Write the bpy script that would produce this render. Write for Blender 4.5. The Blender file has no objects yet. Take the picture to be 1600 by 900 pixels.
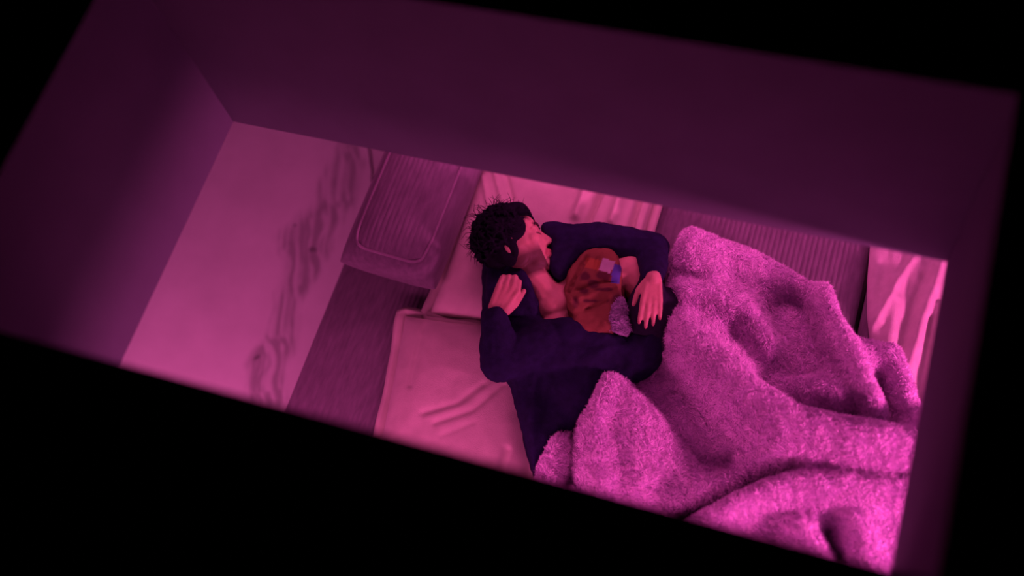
import bpy, bmesh, math, random
import numpy as np
from mathutils import Vector, Matrix, noise

random.seed(7); rng = np.random.default_rng(7)
scn = bpy.context.scene
COL = scn.collection

# ------------------------------------------------------------------ camera
F = 1790.0                       # focal length in pixels of the 1600x900 frame
CZ = 4.2                         # camera height above the floor
def nrm(v):
    v = np.asarray(v, float); return v / np.linalg.norm(v)
_d3 = nrm([306, 845, F]); _v2 = np.array([1493., -4467., F])
AZ = -_d3; AY = nrm(_v2 - (_v2 @ AZ) * AZ); AX = np.cross(AY, AZ)
def at(x, y, z):
    """pixel + known height of what it touches -> point"""
    r = np.array([x - 800., y - 450., F]); w = np.array([r @ AX, r @ AY, r @ AZ])
    return w * ((z - CZ) / w[2]) + np.array([0, 0, CZ])
def proj(P):
    P = np.atleast_2d(P) - np.array([0, 0, CZ])
    c = P[:, :1] * AX + P[:, 1:2] * AY + P[:, 2:3] * AZ
    return 800 + F * c[:, 0] / c[:, 2], 450 + F * c[:, 1] / c[:, 2]

cd = bpy.data.cameras.new('camera'); cam = bpy.data.objects.new('camera', cd); COL.objects.link(cam)
cd.sensor_fit = 'HORIZONTAL'; cd.sensor_width = 36.0; cd.lens = F / 1600 * 36.0
cd.clip_start = 0.05; cd.clip_end = 60
right = np.array([AX[0], AY[0], AZ[0]]); down = np.array([AX[1], AY[1], AZ[1]]); fwd = np.array([AX[2], AY[2], AZ[2]])
m = Matrix.Identity(4)
for i in range(3):
    m[i][0] = right[i]; m[i][1] = -down[i]; m[i][2] = -fwd[i]
m[2][3] = CZ
cam.matrix_world = m
cd.dof.use_dof = True; cd.dof.focus_distance = 3.9
cd.dof.aperture_fstop = (cd.lens / 1000) / 0.07
scn.camera = cam

# ------------------------------------------------------------------ world, light, exposure
w = bpy.data.worlds.new('night'); scn.world = w; w.use_nodes = True
w.node_tree.nodes['Background'].inputs[0].default_value = (0.001, 0.0005, 0.001, 1)
w.node_tree.nodes['Background'].inputs[1].default_value = 0.3
vs = scn.view_settings
vs.view_transform = 'Standard'; vs.look = 'None'; vs.gamma = 1.0; vs.exposure = 0.0; vs.use_curve_mapping = False

def area(name, loc, size, size_y, watts, color, target):
    l = bpy.data.lights.new(name, 'AREA'); l.shape = 'RECTANGLE'; l.size = size; l.size_y = size_y
    l.energy = watts; l.color = color
    o = bpy.data.objects.new(name, l); COL.objects.link(o); o.location = loc
    o.rotation_euler = (Vector(target) - Vector(loc)).to_track_quat('-Z', 'Y').to_euler()
    return o
PINK = (1.0, 0.10, 0.47)
def bulb(name, loc, r, watts, color):
    l = bpy.data.lights.new(name, 'POINT'); l.shadow_soft_size = r; l.energy = watts; l.color = color
    o = bpy.data.objects.new(name, l); COL.objects.link(o); o.location = loc; return o
bulb('pink_lamp', (1.75, 0.85, 1.17), 0.13, 215, PINK)                                 # globe lamp by the near end of the sofa
area('ceiling_fill', (-1.3, -0.1, 1.27), 2.6, 0.6, 47, PINK, (-1.3, -0.1, 0))          # added pink fill under the low ceiling, unseen, no fixture behind it
area('ceiling_fill', (-0.7, 2.05, 1.27), 1.8, 0.3, 9, PINK, (-0.7, 2.05, 0))  # weaker added fill along the far side, also unseen

# ------------------------------------------------------------------ materials
def mat(name, rgb, rough=0.8, var=0.12, vscale=30, bump=0.0, bscale=200, sheen=0.0, stretch=(1, 1, 1), attr=None, sss=0.0, spec=0.3):
    mm = bpy.data.materials.new(name); mm.use_nodes = True
    nt = mm.node_tree; b = nt.nodes['Principled BSDF']
    b.inputs['Roughness'].default_value = rough
    b.inputs['Specular IOR Level'].default_value = spec
    if sheen: b.inputs['Sheen Weight'].default_value = sheen
    if sss:
        b.inputs['Subsurface Weight'].default_value = sss
        b.inputs['Subsurface Radius'].default_value = (0.012, 0.005, 0.003); b.inputs['Subsurface Scale'].default_value = 1.0
    tc = nt.nodes.new('ShaderNodeTexCoord'); mp = nt.nodes.new('ShaderNodeMapping'); mp.inputs['Scale'].default_value = stretch
    nt.links.new(tc.outputs['Object'], mp.inputs[0])
    nz = nt.nodes.new('ShaderNodeTexNoise'); nz.inputs['Scale'].default_value = vscale; nz.inputs['Detail'].default_value = 5
    nt.links.new(mp.outputs[0], nz.inputs['Vector'])
    rp = nt.nodes.new('ShaderNodeValToRGB')
    rp.color_ramp.elements[0].position = 0.3; rp.color_ramp.elements[1].position = 0.7
    lo = [max(0, c * (1 - var)) for c in rgb]; hi = [min(1, c * (1 + var)) for c in rgb]
    rp.color_ramp.elements[0].color = (*lo, 1); rp.color_ramp.elements[1].color = (*hi, 1)
    nt.links.new(nz.outputs[0], rp.inputs[0])
    out = rp.outputs[0]
    if attr:
        at_ = nt.nodes.new('ShaderNodeVertexColor'); at_.layer_name = attr
        mx = nt.nodes.new('ShaderNodeMix'); mx.data_type = 'RGBA'; mx.blend_type = 'MULTIPLY'; mx.inputs[0].default_value = 1
        nt.links.new(out, mx.inputs[6]); nt.links.new(at_.outputs[0], mx.inputs[7]); out = mx.outputs[2]
    nt.links.new(out, b.inputs['Base Color'])
    if bump:
        n2 = nt.nodes.new('ShaderNodeTexNoise'); n2.inputs['Scale'].default_value = bscale; n2.inputs['Detail'].default_value = 4
        nt.links.new(mp.outputs[0], n2.inputs['Vector'])
        bp = nt.nodes.new('ShaderNodeBump'); bp.inputs['Strength'].default_value = bump; bp.inputs['Distance'].default_value = 0.004
        nt.links.new(n2.outputs[0], bp.inputs['Height']); nt.links.new(bp.outputs[0], b.inputs['Normal'])
    return mm

M = dict(
    plaster=mat('grey_plaster', (0.185, 0.205, 0.235), 0.9, 0.05, 6, 0.15, 60),
    roof=mat('dark_roof', (0.03, 0.03, 0.03), 0.95, 0.2, 4),
    floor=mat('worn_white_floor', (0.80, 0.92, 0.78), 0.75, 0.06, 5, 0.12, 90, attr='wear'),
    cord=mat('corduroy', (0.165, 0.15, 0.17), 0.95, 0.18, 60, 0.5, 350, 0.25, (1, 0.25, 1)),
    piping=mat('cushion_piping', (0.26, 0.23, 0.26), 0.9, 0.1, 60, 0.4, 350),
    cordb=mat('sofa_base_fabric', (0.22, 0.20, 0.22), 0.95, 0.15, 60, 0.4, 350),
    cotton=mat('pillow_cotton', (0.56, 0.56, 0.43), 0.85, 0.05, 25, 0.25, 260, 0.15),
    cotton2=mat('throw_cotton', (0.60, 0.58, 0.52), 0.85, 0.08, 25, 0.3, 260, 0.15),
    fleece=mat('fleece_backing', (0.72, 0.55, 0.78), 0.95, 0.1, 60, 0.4, 300),
    pile=mat('fleece_pile', (0.92, 0.72, 0.98), 0.9, 0.12, 45, sheen=0.2),
    lining=mat('grey_fleece', (0.42, 0.38, 0.50), 0.95, 0.15, 60),
    jacket=mat('navy_jacket', (0.010, 0.010, 0.042), 0.85, 0.25, 40, 0.5, 300, spec=0.15),
    trousers=mat('dark_trousers', (0.018, 0.016, 0.035), 0.9, 0.2, 40, 0.4, 300, spec=0.15),
    skin=mat('skin', (0.53, 0.33, 0.23), 0.55, 0.08, 35, 0.12, 220, sss=0.15, attr='tint'),
    hair=mat('dark_hair', (0.005, 0.005, 0.012), 0.75, 0.3, 80, spec=0.08),
    brow=mat('brow_hair', (0.03, 0.018, 0.015), 0.7, 0.3, 80),
    lip=mat('lip', (0.42, 0.18, 0.15), 0.5, 0.1, 80),
    shirt=mat('printed_shirt', (1, 1, 1), 0.9, 0.08, 60, 0.3, 260, attr='print'),
    cable=mat('dark_cord', (0.05, 0.03, 0.04), 0.6, 0.1, 50),
    legwood=mat('sofa_leg_wood', (0.12, 0.07, 0.04), 0.6, 0.2, 20),
)

# ------------------------------------------------------------------ helpers
def obj(name, v, f, material, parent=None, smooth=True):
    me = bpy.data.meshes.new(name); me.from_pydata([tuple(map(float, p)) for p in v], [], [tuple(map(int, q)) for q in f]); me.update()
    return obj_me(name, me, material, parent, smooth)
def obj_me(name, me, material, parent=None, smooth=True):
    me.materials.clear(); me.materials.append(M[material])
    if smooth: me.polygons.foreach_set('use_smooth', [True] * len(me.polygons))
    o = bpy.data.objects.new(name, me); COL.objects.link(o)
    if parent is not None:
        o.parent = parent
        o.matrix_parent_inverse = parent.matrix_basis.inverted()
    return o
def tag(o, label=None, cat=None, group=None, kind=None):
    if label: o['label'] = label
    if cat: o['category'] = cat
    if group: o['group'] = group
    if kind: o['kind'] = kind
    return o
def empty(name, loc, label, cat, group=None):
    o = bpy.data.objects.new(name, None); COL.objects.link(o); o.location = tuple(map(float, loc)); o.empty_display_size = 0.05
    return tag(o, label, cat, group)
def box(x0, x1, y0, y1, z0, z1):
    v = [(x, y, z) for z in (z0, z1) for y in (y0, y1) for x in (x0, x1)]
    return v, [(0, 2, 3, 1), (4, 5, 7, 6), (0, 1, 5, 4), (2, 6, 7, 3), (0, 4, 6, 2), (1, 3, 7, 5)]
def boxes(*bs):
    V, Fc = [], []
    for b in bs:
        v, f = box(*b); n = len(V); V += v; Fc += [tuple(i + n for i in q) for q in f]
    return V, Fc
def vnoise(P, s, seed=0.0):
    return np.array([noise.noise((p[0] * s + seed, p[1] * s - seed * .7, p[2] * s + seed * .3)) for p in P])
def grid_faces(nx, ny, off=0, flip=False):
    i, j = np.meshgrid(np.arange(nx - 1), np.arange(ny - 1), indexing='ij')
    a = (i * ny + j).ravel() + off; b = a + ny; c = b + 1; d = a + 1
    q = np.stack([a, b, c, d], 1)
    return q[:, ::-1] if flip else q
def seg_dist(X, Y, pts):
    best = np.full(X.shape, 1e9)
    for (ax, ay), (bx, by) in zip(pts[:-1], pts[1:]):
        dx, dy = bx - ax, by - ay; L = dx * dx + dy * dy + 1e-12
        t = np.clip(((X - ax) * dx + (Y - ay) * dy) / L, 0, 1)
        best = np.minimum(best, np.hypot(X - ax - t * dx, Y - ay - t * dy))
    return best
def inside(X, Y, poly):
    r = np.zeros(X.shape, bool); n = len(poly)
    for k in range(n):
        (ax, ay), (bx, by) = poly[k], poly[(k + 1) % n]
        c = ((ay > Y) != (by > Y)) & (X < (bx - ax) * (Y - ay) / (by - ay + 1e-12) + ax); r ^= c
    return r
def smooth_poly(p, it=2):
    p = [tuple(q) for q in p]
    for _ in range(it):
        q = []
        for k in range(len(p)):
            a, b = p[k], p[(k + 1) % len(p)]
            q += [(a[0] * .75 + b[0] * .25, a[1] * .75 + b[1] * .25), (a[0] * .25 + b[0] * .75, a[1] * .25 + b[1] * .75)]
        p = q
    return p
def pxpoly(pts, z): return [tuple(at(x, y, z)[:2]) for x, y in pts]
def sheet(poly, hfun, bfun, step):
    """closed solid over a polygon: top z = hfun(X,Y,d), bottom z = bfun(X,Y)"""
    P = np.array(poly); x0, y0 = P.min(0) - step; x1, y1 = P.max(0) + step
    xs = np.arange(x0, x1 + step, step); ys = np.arange(y0, y1 + step, step)
    X, Y = np.meshgrid(xs, ys, indexing='ij'); ins = inside(X, Y, poly); d = seg_dist(X, Y, list(poly) + [poly[0]])
    cell = ins[:-1, :-1] & ins[1:, :-1] & ins[1:, 1:] & ins[:-1, 1:]
    cnt = np.zeros(X.shape, int)
    for a, b in ((0, 0), (1, 0), (1, 1), (0, 1)): cnt[a:a + cell.shape[0], b:b + cell.shape[1]] += cell
    rim = (cnt > 0) & (cnt < 4)
    bx, by, bd = X.copy(), Y.copy(), np.full(X.shape, 1e9)
    for (ax, ay), (ex, ey) in zip(list(poly), list(poly[1:]) + [poly[0]]):
        dx, dy = ex - ax, ey - ay; t = np.clip(((X - ax) * dx + (Y - ay) * dy) / (dx * dx + dy * dy + 1e-12), 0, 1)
        qx, qy = ax + t * dx, ay + t * dy; dd = np.hypot(X - qx, Y - qy); k = dd < bd; bx[k], by[k], bd[k] = qx[k], qy[k], dd[k]
    X = np.where(rim, bx, X); Y = np.where(rim, by, Y); d = np.where(rim, 0, d)
    Zt = hfun(X, Y, d); Zb = np.minimum(bfun(X, Y), Zt - 0.001)
    q = grid_faces(len(xs), len(ys))[cell.ravel()]
    N = X.size
    top = np.stack([X.ravel(), Y.ravel(), Zt.ravel()], 1); bot = np.stack([X.ravel(), Y.ravel(), Zb.ravel()], 1)
    edges = {}
    for f in q.tolist():
        for a, b in zip(f, f[1:] + f[:1]):
            if (b, a) in edges: del edges[(b, a)]
            else: edges[(a, b)] = 1
    sides = [(b, a, a + N, b + N) for a, b in edges]
    fc = np.concatenate([q, q[:, ::-1] + N, np.array(sides, int)])
    V = np.concatenate([top, bot]); used = np.unique(fc); mp = np.full(len(V), -1); mp[used] = np.arange(len(used))
    return V[used], mp[fc], top, q
def capsule(p0, r0, p1, r1, n=14):
    p0, p1 = np.asarray(p0, float), np.asarray(p1, float); ax = p1 - p0; L = np.linalg.norm(ax)
    ax = ax / L if L > 1e-9 else np.array([0, 0, 1.])
    u = nrm(np.cross(ax, [0.31, 0.77, 0.55])); v = np.cross(ax, u)
    prof = [(-r0 * math.cos(t), r0 * math.sin(t)) for t in np.linspace(0, math.pi / 2, 5)] + [(L + r1 * math.sin(t), r1 * math.cos(t)) for t in np.linspace(0, math.pi / 2, 5)]
    V, Fc = [], []
    for (a, r) in prof:
        for k in range(n):
            th = 2 * math.pi * k / n; V.append(p0 + ax * a + max(r, 1e-5) * (math.cos(th) * u + math.sin(th) * v))
    for i in range(len(prof) - 1):
        for k in range(n):
            a = i * n + k; b = i * n + (k + 1) % n; Fc.append((a, b, b + n, a + n))
    Fc.append(tuple(range(n - 1, -1, -1))); e = (len(prof) - 1) * n; Fc.append(tuple(range(e, e + n)))
    return V, Fc
def chain(pts, rs):
    return [capsule(pts[i], rs[i], pts[i + 1], rs[i + 1]) for i in range(len(pts) - 1)]
def ell(c, rad, R=np.eye(3), n=18, mm=10):
    V, Fc = [], []; c = np.asarray(c, float)
    for i in range(mm + 1):
        t = math.pi * i / mm
        for k in range(n):
            p = 2 * math.pi * k / n
            l = np.array([rad[0] * max(math.sin(t), 1e-4) * math.cos(p), rad[1] * max(math.sin(t), 1e-4) * math.sin(p), rad[2] * math.cos(t)])
            V.append(c + R @ l)
    for i in range(mm):
        for k in range(n):
            a = i * n + k; b = i * n + (k + 1) % n; Fc.append((a, a + n, b + n, b))
    Fc.append(tuple(range(n))); e = mm * n; Fc.append(tuple(range(e + n - 1, e - 1, -1)))
    return V, Fc
def join(parts):
    V, Fc = [], []
    for v, f in parts:
        n = len(V); V += [tuple(map(float, p)) for p in v]; Fc += [tuple(int(i) + n for i in q) for q in f]
    return V, Fc
def remesh(parts, voxel, iters=4, fac=0.5):
    V, Fc = join(parts)
    me = bpy.data.meshes.new('tmp'); me.from_pydata(V, [], Fc); me.update()
    o = bpy.data.objects.new('tmp', me); COL.objects.link(o)
    r = o.modifiers.new('r', 'REMESH'); r.mode = 'VOXEL'; r.voxel_size = voxel
    s = o.modifiers.new('s', 'SMOOTH'); s.iterations = iters; s.factor = fac
    dg = bpy.context.evaluated_depsgraph_get(); me2 = bpy.data.meshes.new_from_object(o.evaluated_get(dg))
    bpy.data.objects.remove(o); bpy.data.meshes.remove(me)
    return me2
def mverts(me):
    a = np.empty(len(me.vertices) * 3); me.vertices.foreach_get('co', a); return a.reshape(-1, 3)
def mnorms(me):
    a = np.empty(len(me.vertices) * 3); me.vertices.foreach_get('normal', a); return a.reshape(-1, 3)
def setv(me, P): me.vertices.foreach_set('co', P.ravel()); me.update()
def set_color(me, name, C):
    ca = me.color_attributes.new(name, 'FLOAT_COLOR', 'POINT')
    a = np.ones((len(me.vertices), 4)); a[:, :3] = C; ca.data.foreach_set('color', a.ravel())
def tube(pts, r, n=8):
    pts = [np.asarray(p, float) for p in pts]; V, Fc = [], []
    for i, p in enumerate(pts):
        t = nrm(pts[min(i + 1, len(pts) - 1)] - pts[max(i - 1, 0)]); u = np.cross(t, [0, 0, 1.])
        u = nrm(u) if np.linalg.norm(u) > 1e-4 else np.array([1., 0, 0]); v = np.cross(t, u)
        rr = r[i] if hasattr(r, '__len__') else r
        for k in range(n):
            th = 2 * math.pi * k / n; V.append(p + rr * (math.cos(th) * u + math.sin(th) * v))
    for i in range(len(pts) - 1):
        for k in range(n):
            a = i * n + k; b = i * n + (k + 1) % n; Fc.append((a, b, b + n, a + n))
    Fc.append(tuple(range(n - 1, -1, -1))); e = (len(pts) - 1) * n; Fc.append(tuple(range(e, e + n)))
    return V, Fc

# ------------------------------------------------------------------ room shell
RX0, RX1, RY0, RY1 = -3.3, 2.4, -1.3, 2.5
CB, CT = 1.30, 2.086                       # underside and top of the thick ceiling
HX0, HX1, HY0, HY1 = -1.897, 0.285, 0.500, 1.535
def struct(name, vf, material, smooth=False):
    return tag(obj(name, vf[0], vf[1], material, None, smooth), kind='structure')

# floor, with worn streaks in the paint beside the sofa
fx = np.concatenate([[RX0], np.arange(-2.72, -1.76, 0.006), [-0.5, 1, RX1]]); fy = np.concatenate([[RY0, 0.2], np.arange(0.85, 2.35, 0.006), [RY1]])
X, Y = np.meshgrid(fx, fy, indexing='ij')
pu, pv = proj(np.stack([X.ravel(), Y.ravel(), 0 * X.ravel()], 1))
spine = [(at(a, b, 0)[0], at(a, b, 0)[1]) for a, b in [(548, 215), (535, 270), (512, 330), (480, 390), (458, 450), (444, 510), (425, 570), (412, 640)]]
wid = np.interp(pv, [215, 300, 370, 410, 470, 520, 570, 620], [26, 42, 62, 40, 30, 27, 38, 34]) / 430
d = seg_dist(X, Y, spine).ravel()
n3_ = vnoise(np.stack([X.ravel(), Y.ravel(), 0 * X.ravel()], 1), 7, 8.7)
dirv = nrm((at(500, 300, 0) - at(500, 420, 0))[:2]); along = X.ravel() * dirv[0] + Y.ravel() * dirv[1]; across = X.ravel() * dirv[1] - Y.ravel() * dirv[0]
Q = np.stack([across * 42 + 1.2 * n3_, along * 4.5 + n3_, 0 * along], 1); n1 = vnoise(Q, 1.0, 3.1); n2 = vnoise(Q * 2.3, 1.0, 9.2); n3 = vnoise(np.stack([X.ravel(), Y.ravel(), 0 * along], 1), 9, 1.7)
mask = np.clip((1.15 - d / wid + 0.5 * n3) / 0.45, 0, 1)
streak = np.clip((n1 * 0.9 + n2 * 0.6 + 0.32) / 0.5, 0, 1)
wear = 1 - mask * (0.08 + 0.36 * streak)
for (a, b, r) in [(487, 389, 5), (493, 391, 3.5), (461, 352, 3.5), (400, 559, 4.5), (404, 556, 3)]:
    c = at(a, b, 0); wear = np.minimum(wear, np.where(np.hypot((X.ravel() - c[0]), (Y.ravel() - c[1]) * 0.8) < r / 480 * (1 + .4 * n2), 0.3, 1))
fl = obj('floor', np.stack([X.ravel(), Y.ravel(), -0.003 * mask * streak], 1), grid_faces(len(fx), len(fy)), 'floor')
set_color(fl.data, 'wear', np.stack([wear, wear, wear], 1)); tag(fl, kind='structure')

T = 0.15
struct('wall_left', box(RX0 - T, RX0, RY0 - T, RY1 + T, 0, CB), 'plaster')
struct('wall_right', box(RX1, RX1 + T, RY0 - T, RY1 + T, 0, CB), 'plaster')
struct('wall_far', box(RX0, RX1, RY1, RY1 + T, 0, CB), 'plaster')
struct('wall_near', box(RX0, RX1, RY0 - T, RY0, 0, CB), 'plaster')
S = 0.03                                   # plaster board lining the opening
def ring(z0, z1, g):
    return boxes((RX0 - T, HX0 - g, RY0 - T, RY1 + T, z0, z1), (HX1 + g, RX1 + T, RY0 - T, RY1 + T, z0, z1),
                 (HX0 - g, HX1 + g, RY0 - T, HY0 - g, z0, z1), (HX0 - g, HX1 + g, HY1 + g, RY1 + T, z0, z1))
struct('ceiling', ring(CB, CT - 0.04, S), 'plaster')
struct('ceiling_roof_deck', ring(CT - 0.04, CT, S), 'roof')
struct('wall_opening_far', box(HX0 - S, HX1 + S, HY1, HY1 + S, CB, CT), 'plaster')
struct('wall_opening_near', box(HX0 - S, HX1 + S, HY0 - S, HY0, CB, CT), 'plaster')
struct('wall_opening_left', box(HX0 - S, HX0, HY0, HY1, CB, CT), 'plaster')
struct('wall_opening_right', box(HX1, HX1 + S, HY0, HY1, CB, CT), 'plaster')

# ------------------------------------------------------------------ sofa modules
BED = 0.45
PITCH = 0.0185
def rib(x): return 0.0030 * (np.abs(np.sin(np.pi * x / PITCH)) - 0.6)
def sofa_module(x0, x1, y0, y1, label):
    t = empty('sofa_module', ((x0 + x1) / 2, (y0 + y1) / 2, 0), label, 'sofa', 'corduroy sofa modules')
    v, f = box(x0 + .015, x1 - .015, y0 + .015, y1 - .015, 0.07, 0.27)
    bme = bpy.data.meshes.new('base'); bme.from_pydata(v, [], f); b = bmesh.new(); b.from_mesh(bme)
    bmesh.ops.bevel(b, geom=b.edges[:], offset=0.02, segments=3, affect='EDGES'); b.to_mesh(bme); b.free()
    obj_me('base', bme, 'cordb', t)
    r = 0.035
    ex = np.concatenate([x0 + r * (1 - np.cos(np.linspace(0, math.pi / 2, 7))), np.arange(x0 + r + .003, x1 - r - .001, 0.003), x1 - r * (1 - np.cos(np.linspace(math.pi / 2, 0, 7)))])
    ey = np.concatenate([y0 + r * (1 - np.cos(np.linspace(0, math.pi / 2, 7))), np.linspace(y0 + r, y1 - r, 36)[1:-1], y1 - r * (1 - np.cos(np.linspace(math.pi / 2, 0, 7)))])
    X, Y = np.meshgrid(ex, ey, indexing='ij')
    dd = np.minimum(np.minimum(X - x0, x1 - X), np.minimum(Y - y0, y1 - Y)); dd = np.clip(dd, 0, r)
    Z = BED - r + np.sqrt(np.maximum(r * r - (r - dd) ** 2, 0)) + rib(X)
    Z = Z + 0.006 * np.sin(X * 2.3 + 1) * np.sin(Y * 2.9)
    nx, ny = X.shape
    top = np.stack([X.ravel(), Y.ravel(), Z.ravel()], 1); bot = top.copy(); bot[:, 2] = 0.272
    N = nx * ny; q = grid_faces(nx, ny)
    per = [i * ny for i in range(nx)] + [(nx - 1) * ny + j for j in range(1, ny)] + [i * ny + ny - 1 for i in range(nx - 2, -1, -1)] + [j for j in range(ny - 2, 0, -1)]
    sides = [(a, a + N, b + N, b) for a, b in zip(per, per[1:] + per[:1])]
    V = np.concatenate([top, bot]); keep = np.concatenate([np.arange(N), np.array(per) + N]); mp = np.full(2 * N, -1); mp[keep] = np.arange(len(keep))
    fc = [tuple(x) for x in mp[q]] + [tuple(mp[list(x)]) for x in sides] + [tuple(mp[np.array(per) + N][::-1])]
    obj('seat_cushion', V[keep], fc, 'cord', t)
    for xx in (x0 + .08, x1 - .08):
        for yy in (y0 + .08, y1 - .08):
            obj('leg', *capsule((xx, yy, 0.012), 0.012, (xx, yy, 0.075), 0.022), 'legwood', t)
    return t
sofa_module(-1.765, 0.112, 0.25, 2.42, 'ribbed corduroy sofa module that carries the sleeping person and pillows')
sofa_module(0.128, 1.45, 0.25, 2.42, 'ribbed corduroy sofa module beyond the dark seam, under the crumpled throw')

# boxy corduroy back cushion lying at the end of the sofa
def place(V, loc, rz=0.0, tilt=0.0):
    V = np.asarray(V, float); c, s = math.cos(tilt), math.sin(tilt)
    V = np.stack([V[:, 0] * c + V[:, 2] * s, V[:, 1], -V[:, 0] * s + V[:, 2] * c], 1)
    c, s = math.cos(rz), math.sin(rz)
    return np.stack([V[:, 0] * c - V[:, 1] * s, V[:, 0] * s + V[:, 1] * c, V[:, 2]], 1) + np.array(loc)
bol = empty('back_cushion', (-1.52, 1.86, BED), 'boxy corduroy back cushion with piped edges at the end of the sofa', 'cushion')
W, L, H = 0.37, 0.86, 0.24
na, nb = 260, 60
a = np.linspace(-1, 1, na); b_ = np.linspace(-1, 1, nb)
A, B = np.meshgrid(np.sin(a * math.pi / 2), np.sin(b_ * math.pi / 2), indexing='ij')
prof = np.clip((1 - np.abs(A) ** 3.6) * (1 - np.abs(B) ** 9), 0, 1) ** 0.45
inset = 1 - 0.10 * (prof)
def bolz(A, B, prof): return H / 2 * prof * (1 + 0.06 * np.cos(A * 2) * np.cos(B * 1.6))
topV = np.stack([A * W / 2, B * L / 2, bolz(A, B, prof) + 0.55 * rib(A * W / 2) * prof], -1).reshape(-1, 3)
botV = np.stack([A * W / 2, B * L / 2, -H / 2 * prof], -1).reshape(-1, 3)
V = np.concatenate([topV, botV]); fc = np.concatenate([grid_faces(na, nb), grid_faces(na, nb, na * nb, True)])
LOC = (-1.505, 1.85, BED + H / 2 + 0.016); RZ = -0.02; TL = 0.10
obj('cushion_cover', place(V, LOC, RZ, TL), fc, 'cord', bol)
pp = []
for t in np.linspace(0, 2 * math.pi, 90, endpoint=False):
    c, s = math.cos(t), math.sin(t); ca = math.copysign(abs(c) ** 0.22, c) * 0.74; cb = math.copysign(abs(s) ** 0.22, s) * 0.91
    pr = ((1 - abs(ca) ** 3.6) * (1 - abs(cb) ** 9)) ** 0.45
    pp.append((ca * W / 2, cb * L / 2, H / 2 * pr * (1 + 0.06 * math.cos(ca * 2) * math.cos(cb * 1.6)) + 0.002 + 0.003 * math.sin(9 * t)))
pp.append(pp[0])
obj('piping', *tube(place(pp, LOC, RZ, TL), 0.0055), 'piping', bol)

# thin dark cable on the floor
cp = [at(x, y, 0.004) for x, y in [(576, 215), (577, 233), (579, 245), (580, 256), (582, 268), (581, 280), (584, 295)]]
tag(obj('cable', *tube(cp, 0.004), 'cable'), 'thin dark cable lying on the white floor beside the sofa', 'cable')

# ------------------------------------------------------------------ pillows
def pillow(name, cx, cy, w, l, T, rz, label, folds, z0=BED, fl=0.035):
    t = empty(name, (cx, cy, z0), label, 'pillow', 'large square pillows')
    n = 130
    g = np.linspace(-1, 1, n); A, B = np.meshgrid(g, g, indexing='ij')
    pr = np.clip((1 - np.abs(A) ** 3.4) * (1 - np.abs(B) ** 3.4), 0, 1) ** 0.52
    pin = 1 - 0.05 * (A ** 2) * (1 - B ** 2) * 0; pinx = 1 - 0.045 * (1 - B ** 2); piny = 1 - 0.045 * (1 - A ** 2)
    X = A * w / 2 * pinx; Y = B * l / 2 * piny
    P2 = np.stack([X.ravel() + cx, Y.ravel() + cy, 0 * X.ravel()], 1)
    nz = (vnoise(P2, 7, 2.2) * 0.006 + vnoise(P2, 18, 5.1) * 0.0025).reshape(n, n)
    zt = T * 0.72 * pr + nz * np.minimum(pr * 1.5, 1)
    c, s = math.cos(rz), math.sin(rz)
    XW = X * c - Y * s + cx; YW = X * s + Y * c + cy
    zt = zt + folds(XW, YW, pr)
    zb = -T * 0.28 * pr * 0 - 0.0
    base = 0.030 * (1 - pr ** 2)
    top = np.stack([XW, YW, z0 + 0.012 + base + np.maximum(zt, 0.002)], -1).reshape(-1, 3)
    bot = np.stack([XW, YW, z0 + 0.010 + base + 0 * zt], -1).reshape(-1, 3)
    V = np.concatenate([top, bot]); fc = np.concatenate([grid_faces(n, n), grid_faces(n, n, n * n, True)])
    obj('pillowcase', V, fc, 'cotton', t)
    # flange round the rim
    FV, FF = [], []; m_ = 400
    for k in range(m_):
        u = k / m_ * 4; side = int(u); e = (u - side) * 2 - 1
        a_, b2 = [(e, -1), (1, e), (-e, 1), (-1, -e)][side]
        px_, py_ = a_ * w / 2 * (1 - 0.045 * (1 - b2 ** 2)), b2 * l / 2 * (1 - 0.045 * (1 - a_ ** 2))
        ox, oy = [(0, -1), (1, 0), (0, 1), (-1, 0)][side]
        cr = max(0, (abs(e) - .9) / .1) * .5
        nx_, ny_ = nrm([ox + cr * (a_ if ox == 0 else 0), oy + cr * (b2 if oy == 0 else 0)])
        wob = 0.005 * math.sin(k * .11) + 0.003 * math.sin(k * .27 + 1)
        for q, (dd, dz) in enumerate([(-0.02, 0.014), (0.0, -0.010), (fl * .5, 0.012 + wob), (fl, 0.006 + wob * 1.2)]):
            x_, y_ = px_ + nx_ * dd, py_ + ny_ * dd
            FV.append((x_ * c - y_ * s + cx, x_ * s + y_ * c + cy, z0 + 0.034 + dz))
    for k in range(m_):
        for q in range(3):
            a_, b2 = k * 4 + q, ((k + 1) % m_) * 4 + q; FF.append((a_, b2, b2 + 1, a_ + 1))
    fo = obj('flange', FV, FF, 'cotton', t); so = fo.modifiers.new('s', 'SOLIDIFY'); so.thickness = 0.004
    return t
def crease(X, Y, pts, z, amp, wd): return amp * np.exp(-(seg_dist(X, Y, pxpoly(pts, z)) / wd) ** 2)
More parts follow.
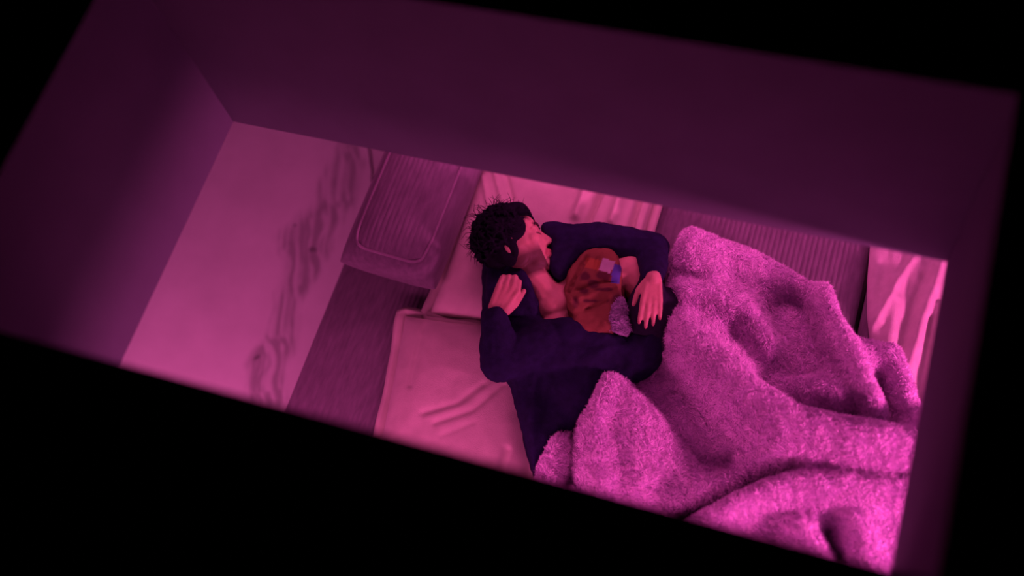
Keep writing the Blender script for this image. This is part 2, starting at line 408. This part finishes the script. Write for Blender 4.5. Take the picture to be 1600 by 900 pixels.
def foldsA(X, Y, pr):
    h = 0 * X
    for (p, am, wd) in [([(925, 270), (900, 335)], .030, .018), ([(948, 280), (915, 350)], -.032, .010), ([(975, 285), (955, 345)], .030, .018), ([(1000, 300), (985, 350)], -.036, .010), ([(1022, 300), (1000, 360)], .034, .013),
                        ([(1036, 300), (1018, 365)], -.036, .008), ([(1050, 310), (1033, 370)], .034, .011), ([(770, 262), (785, 315)], .012, .008), ([(790, 268), (800, 310)], -.012, .008), ([(752, 270), (762, 320)], .010, .008)]:
        h = h + crease(X, Y, p, .57, am, wd)
    for (px_, py_, am, r) in [(800, 375, -.045, .13), (900, 380, -.03, .15)]:
        c = at(px_, py_, .58); h = h + am * np.exp(-((X - c[0]) ** 2 + (Y - c[1]) ** 2) / r ** 2)
    return h * np.minimum(1, pr * 2)
def foldsB(X, Y, pr):
    h = 0 * X
    for (p, am, wd) in [([(660, 645), (715, 630), (755, 600)], -.005, .012), ([(680, 660), (740, 640), (785, 600)], -.005, .011), ([(670, 650), (730, 632), (772, 598)], .002, .014),
                        ([(690, 680), (740, 660)], -.003, .012), ([(790, 700), (780, 735)], -.014, .012), ([(660, 500), (640, 600)], -.006, .012), ([(862, 520), (846, 640), (840, 780)], -.09, .085)]:
        h = h + crease(X, Y, p, .58, am, wd)
    return h * np.minimum(1, pr * 2)
pillow('pillow', -1.005, 1.735, 0.70, 0.76, 0.15, 0.03, "large pale cotton pillow under the person's dark-haired head", foldsA)
pillow('pillow', -1.085, 0.975, 0.58, 0.78, 0.17, 0.15, 'large pale cotton pillow with diagonal creases beneath the bent elbow', foldsB)

# ------------------------------------------------------------------ crumpled throw on the second module
tp = pxpoly([(1362, 350), (1560, 380), (1620, 700), (1400, 690), (1360, 560), (1352, 470)], BED)
def throw_h(X, Y, d):
    h = 0.022 * np.clip(d / 0.03, 0, 1) ** .5
    for (p, am, wd) in [([(1475, 400), (1440, 500), (1415, 590), (1400, 640)], .032, .022), ([(1400, 440), (1375, 500)], .016, .018), ([(1425, 405), (1385, 470), (1350, 530)], .016, .012), ([(1445, 430), (1425, 480), (1410, 540)], -.014, .014),
                        ([(1455, 500), (1440, 600), (1435, 650)], -.02, .012), ([(1470, 480), (1462, 640)], .024, .016), ([(1400, 470), (1390, 540)], .018, .02), ([(1500, 420), (1490, 620)], .03, .03)]:
        h = h + crease(X, Y, p, BED + .03, am, wd)
    P = np.stack([X.ravel(), Y.ravel(), 0 * X.ravel()], 1)
    R = np.stack([P[:, 0] * 2.2 + P[:, 1] * .4, P[:, 1] * .7, P[:, 2]], 1)
    return BED + 0.005 + np.maximum(h + (0.010 * vnoise(R, 10, 4.4) + .004 * vnoise(R, 26, 8.4)).reshape(X.shape) * np.clip(d / .05, 0, 1), 0.006)
v, f, _, _ = sheet(smooth_poly(tp, 1), throw_h, lambda X, Y: BED + 0.004 + 0 * X, 0.008)
tag(obj('throw', v, f, 'cotton2'), 'crumpled pale cotton throw spread over the corduroy beyond the dark seam', 'throw')

# ------------------------------------------------------------------ fluffy blanket
BZ = 0.55
RIDGES = [([(1065, 378), (1150, 398), (1240, 436), (1292, 470)], .050, .05), ([(1080, 405), (1100, 420)], .04, .07), ([(1045, 455), (1110, 470), (1165, 492), (1205, 540)], .055, .045),
          ([(1040, 520), (1100, 570), (1160, 620), (1230, 668), (1330, 695), (1450, 705)], .130, .085), ([(948, 602), (932, 680), (945, 790)], .085, .045), ([(985, 650), (1005, 770)], .06, .09),
          ([(1290, 470), (1308, 530), (1335, 590), (1362, 642)], .10, .038), ([(1395, 552), (1430, 610)], .035, .035), ([(1080, 836), (1150, 796), (1230, 762), (1330, 768), (1450, 778)], .07, .055),
          ([(1250, 830), (1270, 880)], .05, .04), ([(1340, 820), (1360, 900)], .05, .05), ([(870, 690), (862, 760)], .04, .03), ([(1260, 590), (1310, 620)], .05, .05), ([(1140, 830), (1300, 900)], .03, .09)]
VALES = [([(1022, 585), (1065, 635), (1115, 690)], -.135, .068), ([(1236, 480), (1250, 520), (1256, 560)], -.14, .058), ([(1150, 525), (1180, 560), (1200, 585)], -.035, .045),
         ([(1190, 600), (1260, 640), (1340, 652), (1405, 672)], -.042, .032), ([(1066, 808), (1130, 776), (1190, 744), (1240, 732)], -.075, .020), ([(1240, 732), (1300, 742), (1400, 756)], -.006, .018),
         ([(1376, 590), (1398, 650)], -.075, .026), ([(1292, 830), (1312, 872)], -.05, .018), ([(893, 655), (888, 750)], -.055, .020), ([(1060, 430), (1090, 440)], -.02, .03), ([(1030, 460), (1036, 540), (1010, 575)], -.05, .045)]
def blanket_h(X, Y, d):
    h = 0.10 + 0 * X
    for (p, am, wd) in RIDGES: h = h + crease(X, Y, p, BZ, am * 1.15, wd)
    for (p, am, wd) in VALES: h = h + crease(X, Y, p, BZ, am * 1.55, wd * 1.15)
    P = np.stack([X.ravel(), Y.ravel(), 0 * X.ravel()], 1)
    h = h + (0.016 * vnoise(P, 6, 1.3) + .008 * vnoise(P, 14, 7.3)).reshape(X.shape)
    e = np.clip(d / 0.07, 0, 1)
    return BED + 0.012 + np.maximum(h, 0.012) * np.sqrt(1 - (1 - e) ** 2)
BP = [(1040, 480), (1042, 420), (1058, 385), (1068, 363), (1085, 362), (1110, 376), (1180, 404), (1250, 440), (1285, 458), (1300, 480), (1310, 505), (1325, 527), (1360, 537), (1402, 545), (1412, 560), (1425, 600), (1436, 640),
      (1560, 680), (1620, 960), (1200, 1010), (850, 900), (830, 745), (850, 708), (880, 668), (922, 642), (935, 607), (950, 592), (1000, 572), (1036, 545)]
bpoly = smooth_poly(pxpoly(BP, BED + .03), 1)
bl = empty('fleece_blanket', (*np.mean(bpoly, 0), BED), 'long-pile pale fleece blanket in soft folds over the legs of the person', 'blanket')
v, f, top, q = sheet(bpoly, blanket_h, lambda X, Y: np.maximum(blanket_h(X, Y, seg_dist(X, Y, bpoly + [bpoly[0]])) - 0.03, BED + .006), 0.012)
obj('backing', v, f, 'fleece', bl)
# pile
def pile(name, top, q, n, parent, material, ln, wd, seed, vis=None):
    r = np.random.default_rng(seed)
    if vis is not None:
        c = top[q].mean(1); q = q[vis(c)]
    p0, p1, p2, p3 = (top[q[:, k]] for k in range(4))
    nn = np.cross(p2 - p0, p3 - p1); ar = np.linalg.norm(nn, axis=1) / 2; nn = nn / (2 * ar[:, None] + 1e-12)
    idx = r.choice(len(q), n, p=ar / ar.sum()); s, t = r.random((2, n, 1))
    P = (p0[idx] * (1 - s) + p1[idx] * s) * (1 - t) + (p3[idx] * (1 - s) + p2[idx] * s) * t; Nn = nn[idx]
    # clump direction field
    th = (np.sin(P[:, 0] * 61 + 3 * np.sin(P[:, 1] * 37)) + np.sin(P[:, 1] * 53 + 2.5 * np.sin(P[:, 0] * 43 + 1)) + 0.6 * np.sin(P[:, 0] * 140 + P[:, 1] * 120)) * 1.5 + r.normal(0, .55, n)
    T1 = np.stack([np.cos(th), np.sin(th), 0 * th], 1)
    T1 = T1 - (T1 * Nn).sum(1)[:, None] * Nn
    D = Nn * 0.75 + T1 * 0.75; D /= np.linalg.norm(D, axis=1)[:, None]
    D2 = Nn * 0.25 + T1 * 0.8 + r.normal(0, .25, (n, 3)); D2 /= np.linalg.norm(D2, axis=1)[:, None]
    S_ = np.cross(D, r.normal(0, 1, (n, 3))); S_ /= np.linalg.norm(S_, axis=1)[:, None]
    l = ln * r.uniform(.6, 1.25, n)[:, None]; w_ = wd * r.uniform(.7, 1.3, n)[:, None]
    B0 = P - Nn * .003; Mid = B0 + D * l * .55; Tip = Mid + D2 * l * .5
    V = np.stack([B0 - S_ * w_ / 2, B0 + S_ * w_ / 2, Mid + S_ * w_ * .45, Mid - S_ * w_ * .45, Tip], 1).reshape(-1, 3)
    k = np.arange(n) * 5
    tri = np.stack([np.stack([k, k + 1, k + 2], 1), np.stack([k, k + 2, k + 3], 1), np.stack([k + 3, k + 2, k + 4], 1)], 1).reshape(-1, 3)
    me = bpy.data.meshes.new(name); me.vertices.add(len(V)); me.vertices.foreach_set('co', V.ravel())
    me.loops.add(tri.size); me.loops.foreach_set('vertex_index', tri.ravel().astype(np.int32))
    me.polygons.add(len(tri)); me.polygons.foreach_set('loop_start', np.arange(0, tri.size, 3, dtype=np.int32)); me.update(calc_edges=True)
    o = obj_me(name, me, material, parent); tag(o, kind='stuff'); return o
pile('pile', top, q, 400000, bl, 'pile', .018, .0022, 5, lambda c: (c[:, 0] < .8) & (c[:, 1] > .5))

# ------------------------------------------------------------------ person
person = empty('person', at(900, 470, BED), 'person asleep in an open navy jacket and orange printed shirt, one hand at the shoulder', 'person')
# head frame
up = nrm([-.62, .72, .20]); fw = np.array([.77, .61, .06]); fw = nrm(fw - (fw @ up) * up); sd = np.cross(up, fw)      # sd = the person's left
HC = at(803, 384, .66)
def hp(f, s, u): return HC + fw * f + sd * s + up * u
HR = np.stack([fw, sd, up], 1)
K = 1.15
def he(f, s, u, rf, rs, ru, tilt=0):
    R = HR
    if tilt: 
        c, s2 = math.cos(tilt), math.sin(tilt); R = HR @ np.array([[c, 0, s2], [0, 1, 0], [-s2, 0, c]])
    return ell(hp(f * K, s * K, u * K), (rf * K, rs * K, ru * K), R)
head = [he(-.008, 0, .030, .098, .076, .090), he(.028, 0, -.020, .066, .064, .085), he(.040, 0, -.078, .040, .044, .036), he(.062, 0, -.098, .022, .026, .018), he(.060, 0, .035, .034, .058, .040),
        he(.074, 0, .012, .018, .052, .012), he(.060, .038, -.022, .024, .024, .024), he(.060, -.038, -.022, .024, .024, .024),
        he(.084, 0, -.064, .014, .025, .008), he(.082, 0, -.077, .013, .022, .009),
        he(.076, .031, -.002, .013, .017, .012), he(.076, -.031, -.002, .013, .017, .012)]
head += [capsule(hp(.080 * K, 0, .012 * K), .009 * K, hp(.100 * K, 0, -.032 * K), .013 * K), he(.092, .012, -.037, .011, .009, .008), he(.092, -.012, -.037, .011, .009, .008)]
for s in (-1, 1):
    head += [he(-.010, s * .078, -.012, .018, .007, .031, .25), he(-.002, s * .080, -.030, .010, .006, .012), he(.0, s * .054, -.052, .040, .016, .034, -.5)]
def hand(wr, dr, nr, side, curl, spread, lat=0.0, thumb=(0.55, 0.5), k=1.0):
    """wrist point, hand direction, back-of-hand normal, +1 if the thumb lies on d x n side"""
    dr = nrm(dr); nr = np.asarray(nr, float); nr = nrm(nr - (nr @ dr) * dr); s = np.cross(dr, nr) * side
    out = [ell(wr + dr * .052 * k, (.050 * k, .036 * k, .0135 * k), np.stack([dr, s, nr], 1))]
    tips = []
    for i, (off, ln) in enumerate([(.029, .074), (.0095, .082), (-.0105, .076), (-.029, .060)]):
        b0 = wr + dr * .012 * k + s * off * .62 * k; kn = wr + dr * (.094 - .006 * abs(i - 1)) * k + s * off * k + nr * .004 * k
        out.append(capsule(b0, .0125 * k, kn, .0105 * k))
        ang = spread * (1.2 - i) + lat; p = kn; c = 0
        for j, (fr, r0, r1) in enumerate([(.46, .0098, .0090), (.30, .0088, .0080), (.24, .0078, .0066)]):
            c += curl[i][j] if hasattr(curl[i], '__len__') else curl[i] * (1, 1.1, .7)[j]
            di = math.cos(c) * (math.cos(ang) * dr + math.sin(ang) * s) - math.sin(c) * nr
            pn = p + di * ln * fr * k; out.append(capsule(p, r0 * k, pn, r1 * k)); p = pn
        tips.append((p, di, nr))
    tb = wr + dr * .022 * k + s * .026 * k - nr * .004 * k
    d1 = nrm(math.cos(thumb[0]) * dr + math.sin(thumb[0]) * s - .15 * nr); t1 = tb + d1 * .036 * k
    d2 = nrm(math.cos(thumb[1]) * dr + math.sin(thumb[1]) * s - .25 * nr); t2 = t1 + d2 * .030 * k; t3 = t2 + d2 * .020 * k
    out += [capsule(wr + dr * .010 * k + s * .010 * k, .014 * k, tb, .0135 * k), capsule(tb, .0135 * k, t1, .0112 * k), capsule(t1, .0108 * k, t2, .0098 * k), capsule(t2, .0096 * k, t3, .0078 * k)]
    tips.append((t3, d2, nrm(nr - s * .5)))
    return out, tips
# joints (pixel, height above the sofa it lies on)
neckb = at(860, 468, .60); chest = at(905, 462, .565); waist = at(985, 425, .57); pelvis = at(1042, 505, .515)
shL = at(880, 378, .615); elL = at(1018, 388, .575); wrL = at(1021, 434, .735)
shR = at(850, 535, .62); elR = at(782, 568, .65); wrR = at(774, 490, .735)
hL0 = at(1021, 434, .735); hL1 = at(1013, 521, .685)
handL, tipsL = hand(hL0 - nrm(hL1 - hL0) * .004, hL1 - hL0, np.array([.18, -.30, .9]), 1, [(.10, .12, .1), (.12, .15, .1), (.14, .16, .1), (.16, .2, .1)], .06, thumb=(.62, .22), k=.98)
hR1 = at(804, 434, .755)
handR, tipsR = hand(wrR, hR1 - wrR, np.array([.12, -.30, .9]), 1, [(.35, .9, .5), (.40, .9, .5), (.42, .85, .5), (.40, .7, .4)], -.07, lat=-.30, thumb=(.35, .05), k=1.13)
kneeL = at(1192, 640, .50); ankL = at(1390, 690, .50); kneeR = at(1172, 656, .50); ankR = at(1370, 705, .50)
body = head + chain([hp(-.01, 0, -.055), at(846, 446, .62), neckb, chest], [.056, .048, .055, .055])
body += [ell(chest, (.12, .14, .065), np.eye(3)), ell(at(868, 478, .59), (.075, .085, .065))] + chain([chest, waist, pelvis], [.07, .064, .07])
body += chain([chest, shL, elL, wrL], [.045, .05, .04, .026]) + chain([chest, shR, elR, wrR], [.045, .05, .042, .026]) + handL + handR
for kn, an, sy in ((kneeL, ankL, .045), (kneeR, ankR, -.045)):
    hip = pelvis + np.array([.02, sy, -.01]); body += chain([hip, kn, an], [.055, .042, .032]) + [capsule(an, .03, an + np.array([.06, -.02, .03]), .026)]
bme = remesh(body, 0.0040, 5)
P = mverts(bme)
tint = np.ones((len(P), 3))
L3 = (P - HC) @ HR / K                     # head coordinates: forward, left, up
# stubble along the jaw, lips
jaw = np.clip((-.030 - L3[:, 2]) / .03, 0, 1) * np.clip((L3[:, 2] + .13) / .02, 0, 1) * (np.abs(L3[:, 1]) < .095) * (L3[:, 0] < .07) * np.clip((L3[:, 0] + .06) / .03, 0, 1)
jaw = jaw * np.clip(np.abs(L3[:, 1]) / .03 + .2, 0, 1)
tint *= (1 - .8 * jaw)[:, None]
lipm = (np.abs(L3[:, 2] + .069) < .011) & (np.abs(L3[:, 1]) < .024) & (L3[:, 0] > .075) & (L3[:, 0] < .13)
tint[lipm] *= np.array([.75, .5, .55])
lid = (np.abs(L3[:, 2] + .008) < .003) & (np.abs(np.abs(L3[:, 1]) - .031) < .016) & (L3[:, 0] > .06) & (L3[:, 0] < .13)
tint[lid] *= .25
bo = obj_me('body', bme, 'skin', person); set_color(bme, 'tint', tint)
# finger nails
for (p, di, nr) in tipsL + tipsR:
    nn_ = nrm(nr - (nr @ di) * di); nl = ell(p + nn_ * .0052 - di * .001, (.0055, .0042, .0016), np.stack([di, np.cross(nn_, di), nn_], 1), 10, 6)
    obj('fingernail', *nl, 'lip', bo)
# eyebrows
for s in (-1, 1):
    pts = [hp(.094 * K - .012 * abs(t) , s * (.014 + .034 * t) * K, (.018 + .008 * math.sin(t * 3)) * K) for t in np.linspace(0, 1, 6)]
    obj('eyebrow', *tube(pts, [.003, .0045, .005, .0045, .0035, .002]), 'brow', bo)

# hair: a cap with curly clumps
hairp = [he(.012, -.060, .036, .050, .022, .046), he(-.025, -.060, -.025, .036, .020, .050), he(.016, .060, .036, .045, .022, .046), he(-.018, 0, .048, .092, .084, .084), he(-.045, 0, -.005, .056, .070, .062), he(.030, 0, .092, .060, .068, .034), he(-.02, -.062, .02, .045, .026, .05), he(-.02, .062, .02, .045, .026, .05), he(-.005, -.075, -.02, .016, .012, .035), he(-.005, .075, -.02, .016, .012, .035)]
rr = random.Random(3)
for k in range(800):
    z_ = rr.uniform(-.5, 1); ph = rr.uniform(0, 2 * math.pi); rad = math.sqrt(1 - z_ * z_)
    dv = np.array([rad * math.cos(ph), rad * math.sin(ph), z_])
    if dv[0] > .62 and dv[2] < .62: continue
    if dv[0] > .1 and dv[2] < -.05: continue
    b0 = np.array([-.016, 0, .038]) + dv * np.array([.090, .082, .088]); tv = np.cross(dv, [rr.gauss(0, 1), rr.gauss(0, 1), rr.gauss(0, 1)]); tv = nrm(tv)
    ln = rr.uniform(.008, .022); pts = [b0, b0 + dv * ln * .6 + tv * ln * .4, b0 + dv * ln * .8 + tv * ln * 1.0, b0 + dv * ln * .5 + tv * ln * 1.5]
    pts = [hp(*(q * K)) for q in pts]
    hairp += chain(pts, [.006, .005, .004, .0025])
for k in range(16):                          # fringe over the forehead
    t = -1 + 2 * k / 15; b0 = np.array([.060, t * .058, .098 - .03 * abs(t)]); dv = np.array([.025, rr.gauss(0, .012), -.018 - rr.uniform(0, .022)])
    pts = [hp(*(q * K)) for q in (b0, b0 + dv * .6 + np.array([.008, 0, .004]), b0 + dv * 1.15)]; hairp += chain(pts, [.011, .008, .003])
hme = remesh(hairp, 0.0028, 1, .3); obj_me('hair', hme, 'hair', person)
# flyaway strands
sp = []
for k in range(260):
    z_ = rr.uniform(-.3, 1); ph = rr.uniform(0, 2 * math.pi); rad = math.sqrt(1 - z_ * z_); dv = np.array([rad * math.cos(ph), rad * math.sin(ph), z_])
    if dv[0] > .55 and dv[2] < .6: continue
    b0 = np.array([-.016, 0, .040]) + dv * np.array([.096, .088, .096]); tv = nrm(np.cross(dv, [rr.gauss(0, 1), rr.gauss(0, 1), rr.gauss(0, 1)])); ln = rr.uniform(.02, .042)
    pts = [hp(*(q * K)) for q in (b0, b0 + dv * ln * .6 + tv * ln * .3, b0 + dv * ln * .9 + tv * ln * .9)]; sp.append(tube(pts, [.0012, .001, .0005], 4))
hs = obj('hair_strands', *join(sp), 'hair', person); tag(hs, kind='stuff')

def puff(poly_px, zmid, zb, zt, re, fold=None, step=.008, sm=1):
    pl = smooth_poly(pxpoly(poly_px, zmid), sm)
    def hf(X, Y, d):
        e = np.clip(d / re, 0, 1); z = zt(X, Y) if callable(zt) else zt
        r_ = zb + (z - zb) * np.sqrt(1 - (1 - e) ** 2) + .002
        return r_ + (fold(X, Y) * e if fold else 0)
    v, f, _, _ = sheet(pl, hf, lambda X, Y: zb - .02 + 0 * X, step); return v, f
def ramp(pts):
    """inverse-distance height through pixel anchors (x, y, z)"""
    A = [(*at(x, y, z)[:2], z) for x, y, z in pts]
    def fn(X, Y):
        num = 0; den = 0
        for ax, ay, z in A:
            w_ = 1 / ((X - ax) ** 2 + (Y - ay) ** 2 + .0009) ** 1.5; num = num + w_ * z; den = den + w_
        return num / den
    return fn
# shirt
shirt = [puff([(876, 448), (884, 420), (905, 390), (940, 380), (968, 390), (974, 420), (972, 450), (985, 490), (950, 525), (895, 520), (886, 495), (880, 465)], .655, .58,
              ramp([(880, 450, .66), (915, 412, .66), (950, 410, .662), (930, 450, .672), (965, 440, .662), (940, 490, .658), (895, 480, .66)]), .022,
              lambda X, Y: crease(X, Y, [(918, 402), (905, 425), (888, 458)], .65, -.022, .006) + crease(X, Y, [(905, 470), (935, 462), (965, 452)], .65, .016, .009) + crease(X, Y, [(900, 455), (930, 447), (965, 440)], .65, -.016, .007)
              + crease(X, Y, [(880, 462), (900, 485)], .65, .016, .009) + crease(X, Y, [(915, 485), (950, 470)], .65, -.014, .007) + crease(X, Y, [(935, 405), (930, 425)], .65, -.014, .005), .005)]
sme = remesh(shirt, .0045, 2)
P = mverts(sme); N_ = mnorms(sme); P = P + N_ * (0.005 * vnoise(P, 22, 2.7) + .003 * vnoise(P, 50, 1.2))[:, None]; setv(sme, P)
pu, pv = proj(P)
C = np.tile(np.array([.20, .092, .045]), (len(P), 1)); nzA = vnoise(P, 16, 5.5); nzB = vnoise(P, 40, 9.5)
C *= (1 + .25 * nzA)[:, None]
dk = np.zeros(len(P))
for (x, y, r1, r2) in [(913, 432, 9, 6), (928, 443, 10, 7), (914, 455, 7, 5), (943, 430, 14, 8), (900, 470, 6, 9), (965, 470, 12, 16), (945, 452, 14, 3), (925, 470, 14, 3)]:
    dk = np.maximum(dk, np.clip(1.6 * (1.25 - np.hypot((pu - x) / r1, (pv - y) / r2) + .6 * nzB), 0, 1))
C = C * (1 - .85 * dk)[:, None] + np.array([.055, .016, .022]) * .85 * dk[:, None]
def rect(cx, cy, hw, hh, ang):
    c, s = math.cos(ang), math.sin(ang); a_ = (pu - cx) * c + (pv - cy) * s; b2 = -(pu - cx) * s + (pv - cy) * c; return (np.abs(a_) < hw) & (np.abs(b2) < hh)
C[rect(963, 428, 7, 15, .15)] = (.07, .09, .32); C[rect(948, 415, 10, 10, .35)] = (.36, .36, .34); C[rect(926, 412, 11, 8, .25)] = (.30, .12, .04)
set_color(sme, 'print', C); obj_me('shirt', sme, 'shirt', person)

# trousers at the waist, hidden further on by the blanket
tr = [puff([(985, 400), (1015, 405), (1040, 430), (1050, 480), (1040, 530), (1005, 540), (975, 520), (972, 470), (996, 432)], .60, .5, .64, .04)] + chain([pelvis, (kneeL + kneeR) * .25 + pelvis * .5], [.085, .06]) + chain([pelvis + [.03, .05, .0], pelvis + [-.03, .05, .02]], [.075, .07]) + chain([pelvis + [.03, -.05, .0], pelvis + [-.03, -.05, .01]], [.07, .07])
obj_me('trousers', remesh(tr, .007, 3), 'trousers', person)

# jacket: sleeves, hood, open front panel spread over the bed
lowp = [(744, 480), (745, 520), (750, 562), (764, 590), (790, 600), (798, 640), (812, 700), (830, 752), (850, 705), (884, 664), (932, 626), (944, 601), (1000, 581), (1032, 558), (1043, 525), (1042, 480), (1020, 470), (1000, 490),
        (986, 519), (955, 516), (934, 499), (892, 494), (850, 500), (830, 470), (800, 470), (770, 470)]
jk = [puff(lowp, .58, .455, ramp([(770, 560, .64), (830, 520, .675), (880, 520, .68), (940, 530, .655), (1020, 530, .63), (900, 590, .62), (960, 580, .57), (825, 640, .60), (828, 730, .56), (870, 650, .56), (790, 500, .66), (1030, 480, .60)]), .06,
           lambda X, Y: crease(X, Y, [(800, 560), (870, 570), (960, 560)], .62, .014, .02) + crease(X, Y, [(840, 540), (930, 545), (1010, 520)], .62, -.012, .014) + crease(X, Y, [(840, 600), (830, 700)], .55, .016, .016) + crease(X, Y, [(870, 600), (845, 680)], .55, -.012, .012))]
jk += chain([shR + [0, 0, .0], elR, elR * .45 + wrR * .55, wrR + (elR - wrR) * .12], [.080, .068, .060, .046])
jk += chain([shL, shL * .5 + elL * .5 + [0, .01, .01], elL], [.066, .068, .062]) + chain([elL, elL * .35 + wrL * .65 - [0, 0, .02], wrL + (elL - wrL) * .12], [.060, .048, .040])
jk += [puff([(745, 375), (770, 360), (830, 380), (850, 420), (842, 470), (850, 510), (800, 520), (745, 510)], .60, .48, ramp([(770, 400, .60), (840, 430, .61), (770, 480, .66), (830, 480, .655), (835, 455, .64)]), .07)]          # hood
jk += [puff([(752, 395), (785, 398), (812, 402), (828, 418), (836, 440), (845, 462), (850, 500), (800, 505), (752, 490)], .66, .52, ramp([(770, 420, .66), (815, 410, .69), (832, 440, .70), (845, 490, .67), (780, 480, .68)]), .035)]
jk += [puff([(835, 360), (850, 347), (880, 345), (915, 352), (915, 395), (898, 425), (880, 446), (862, 440), (850, 420), (860, 400)], .62, .50, ramp([(870, 365, .665), (890, 410, .675), (870, 430, .67)]), .03, sm=2)]
jk += [puff([(880, 372), (1040, 390), (1030, 420), (985, 402), (950, 396), (915, 402), (895, 420)], .60, .50, .63, .04)]
jme = remesh(jk, .0055, 5)
P = mverts(jme); N_ = mnorms(jme); P = P + N_ * (0.007 * vnoise(P, 12, 3.3) + .004 * vnoise(P, 28, 6.3) + .0015 * vnoise(P, 70, 2.3))[:, None]; setv(jme, P)
jo = obj_me('jacket', jme, 'jacket', person)
pl = smooth_poly(pxpoly([(955, 470), (966, 460), (978, 466), (980, 495), (986, 520), (958, 516), (944, 503)], .655), 1)
v, f, tp_, q_ = sheet(pl, lambda X, Y, d: (.640 + .030 * np.clip(d / .02, 0, 1)), lambda X, Y: .60 + 0 * X, .006)
lo = obj('fleece_lining', v, f, 'lining', jo)
lp = pile('lining_pile', tp_, q_, 2500, jo, 'lining', .014, .0025, 8)
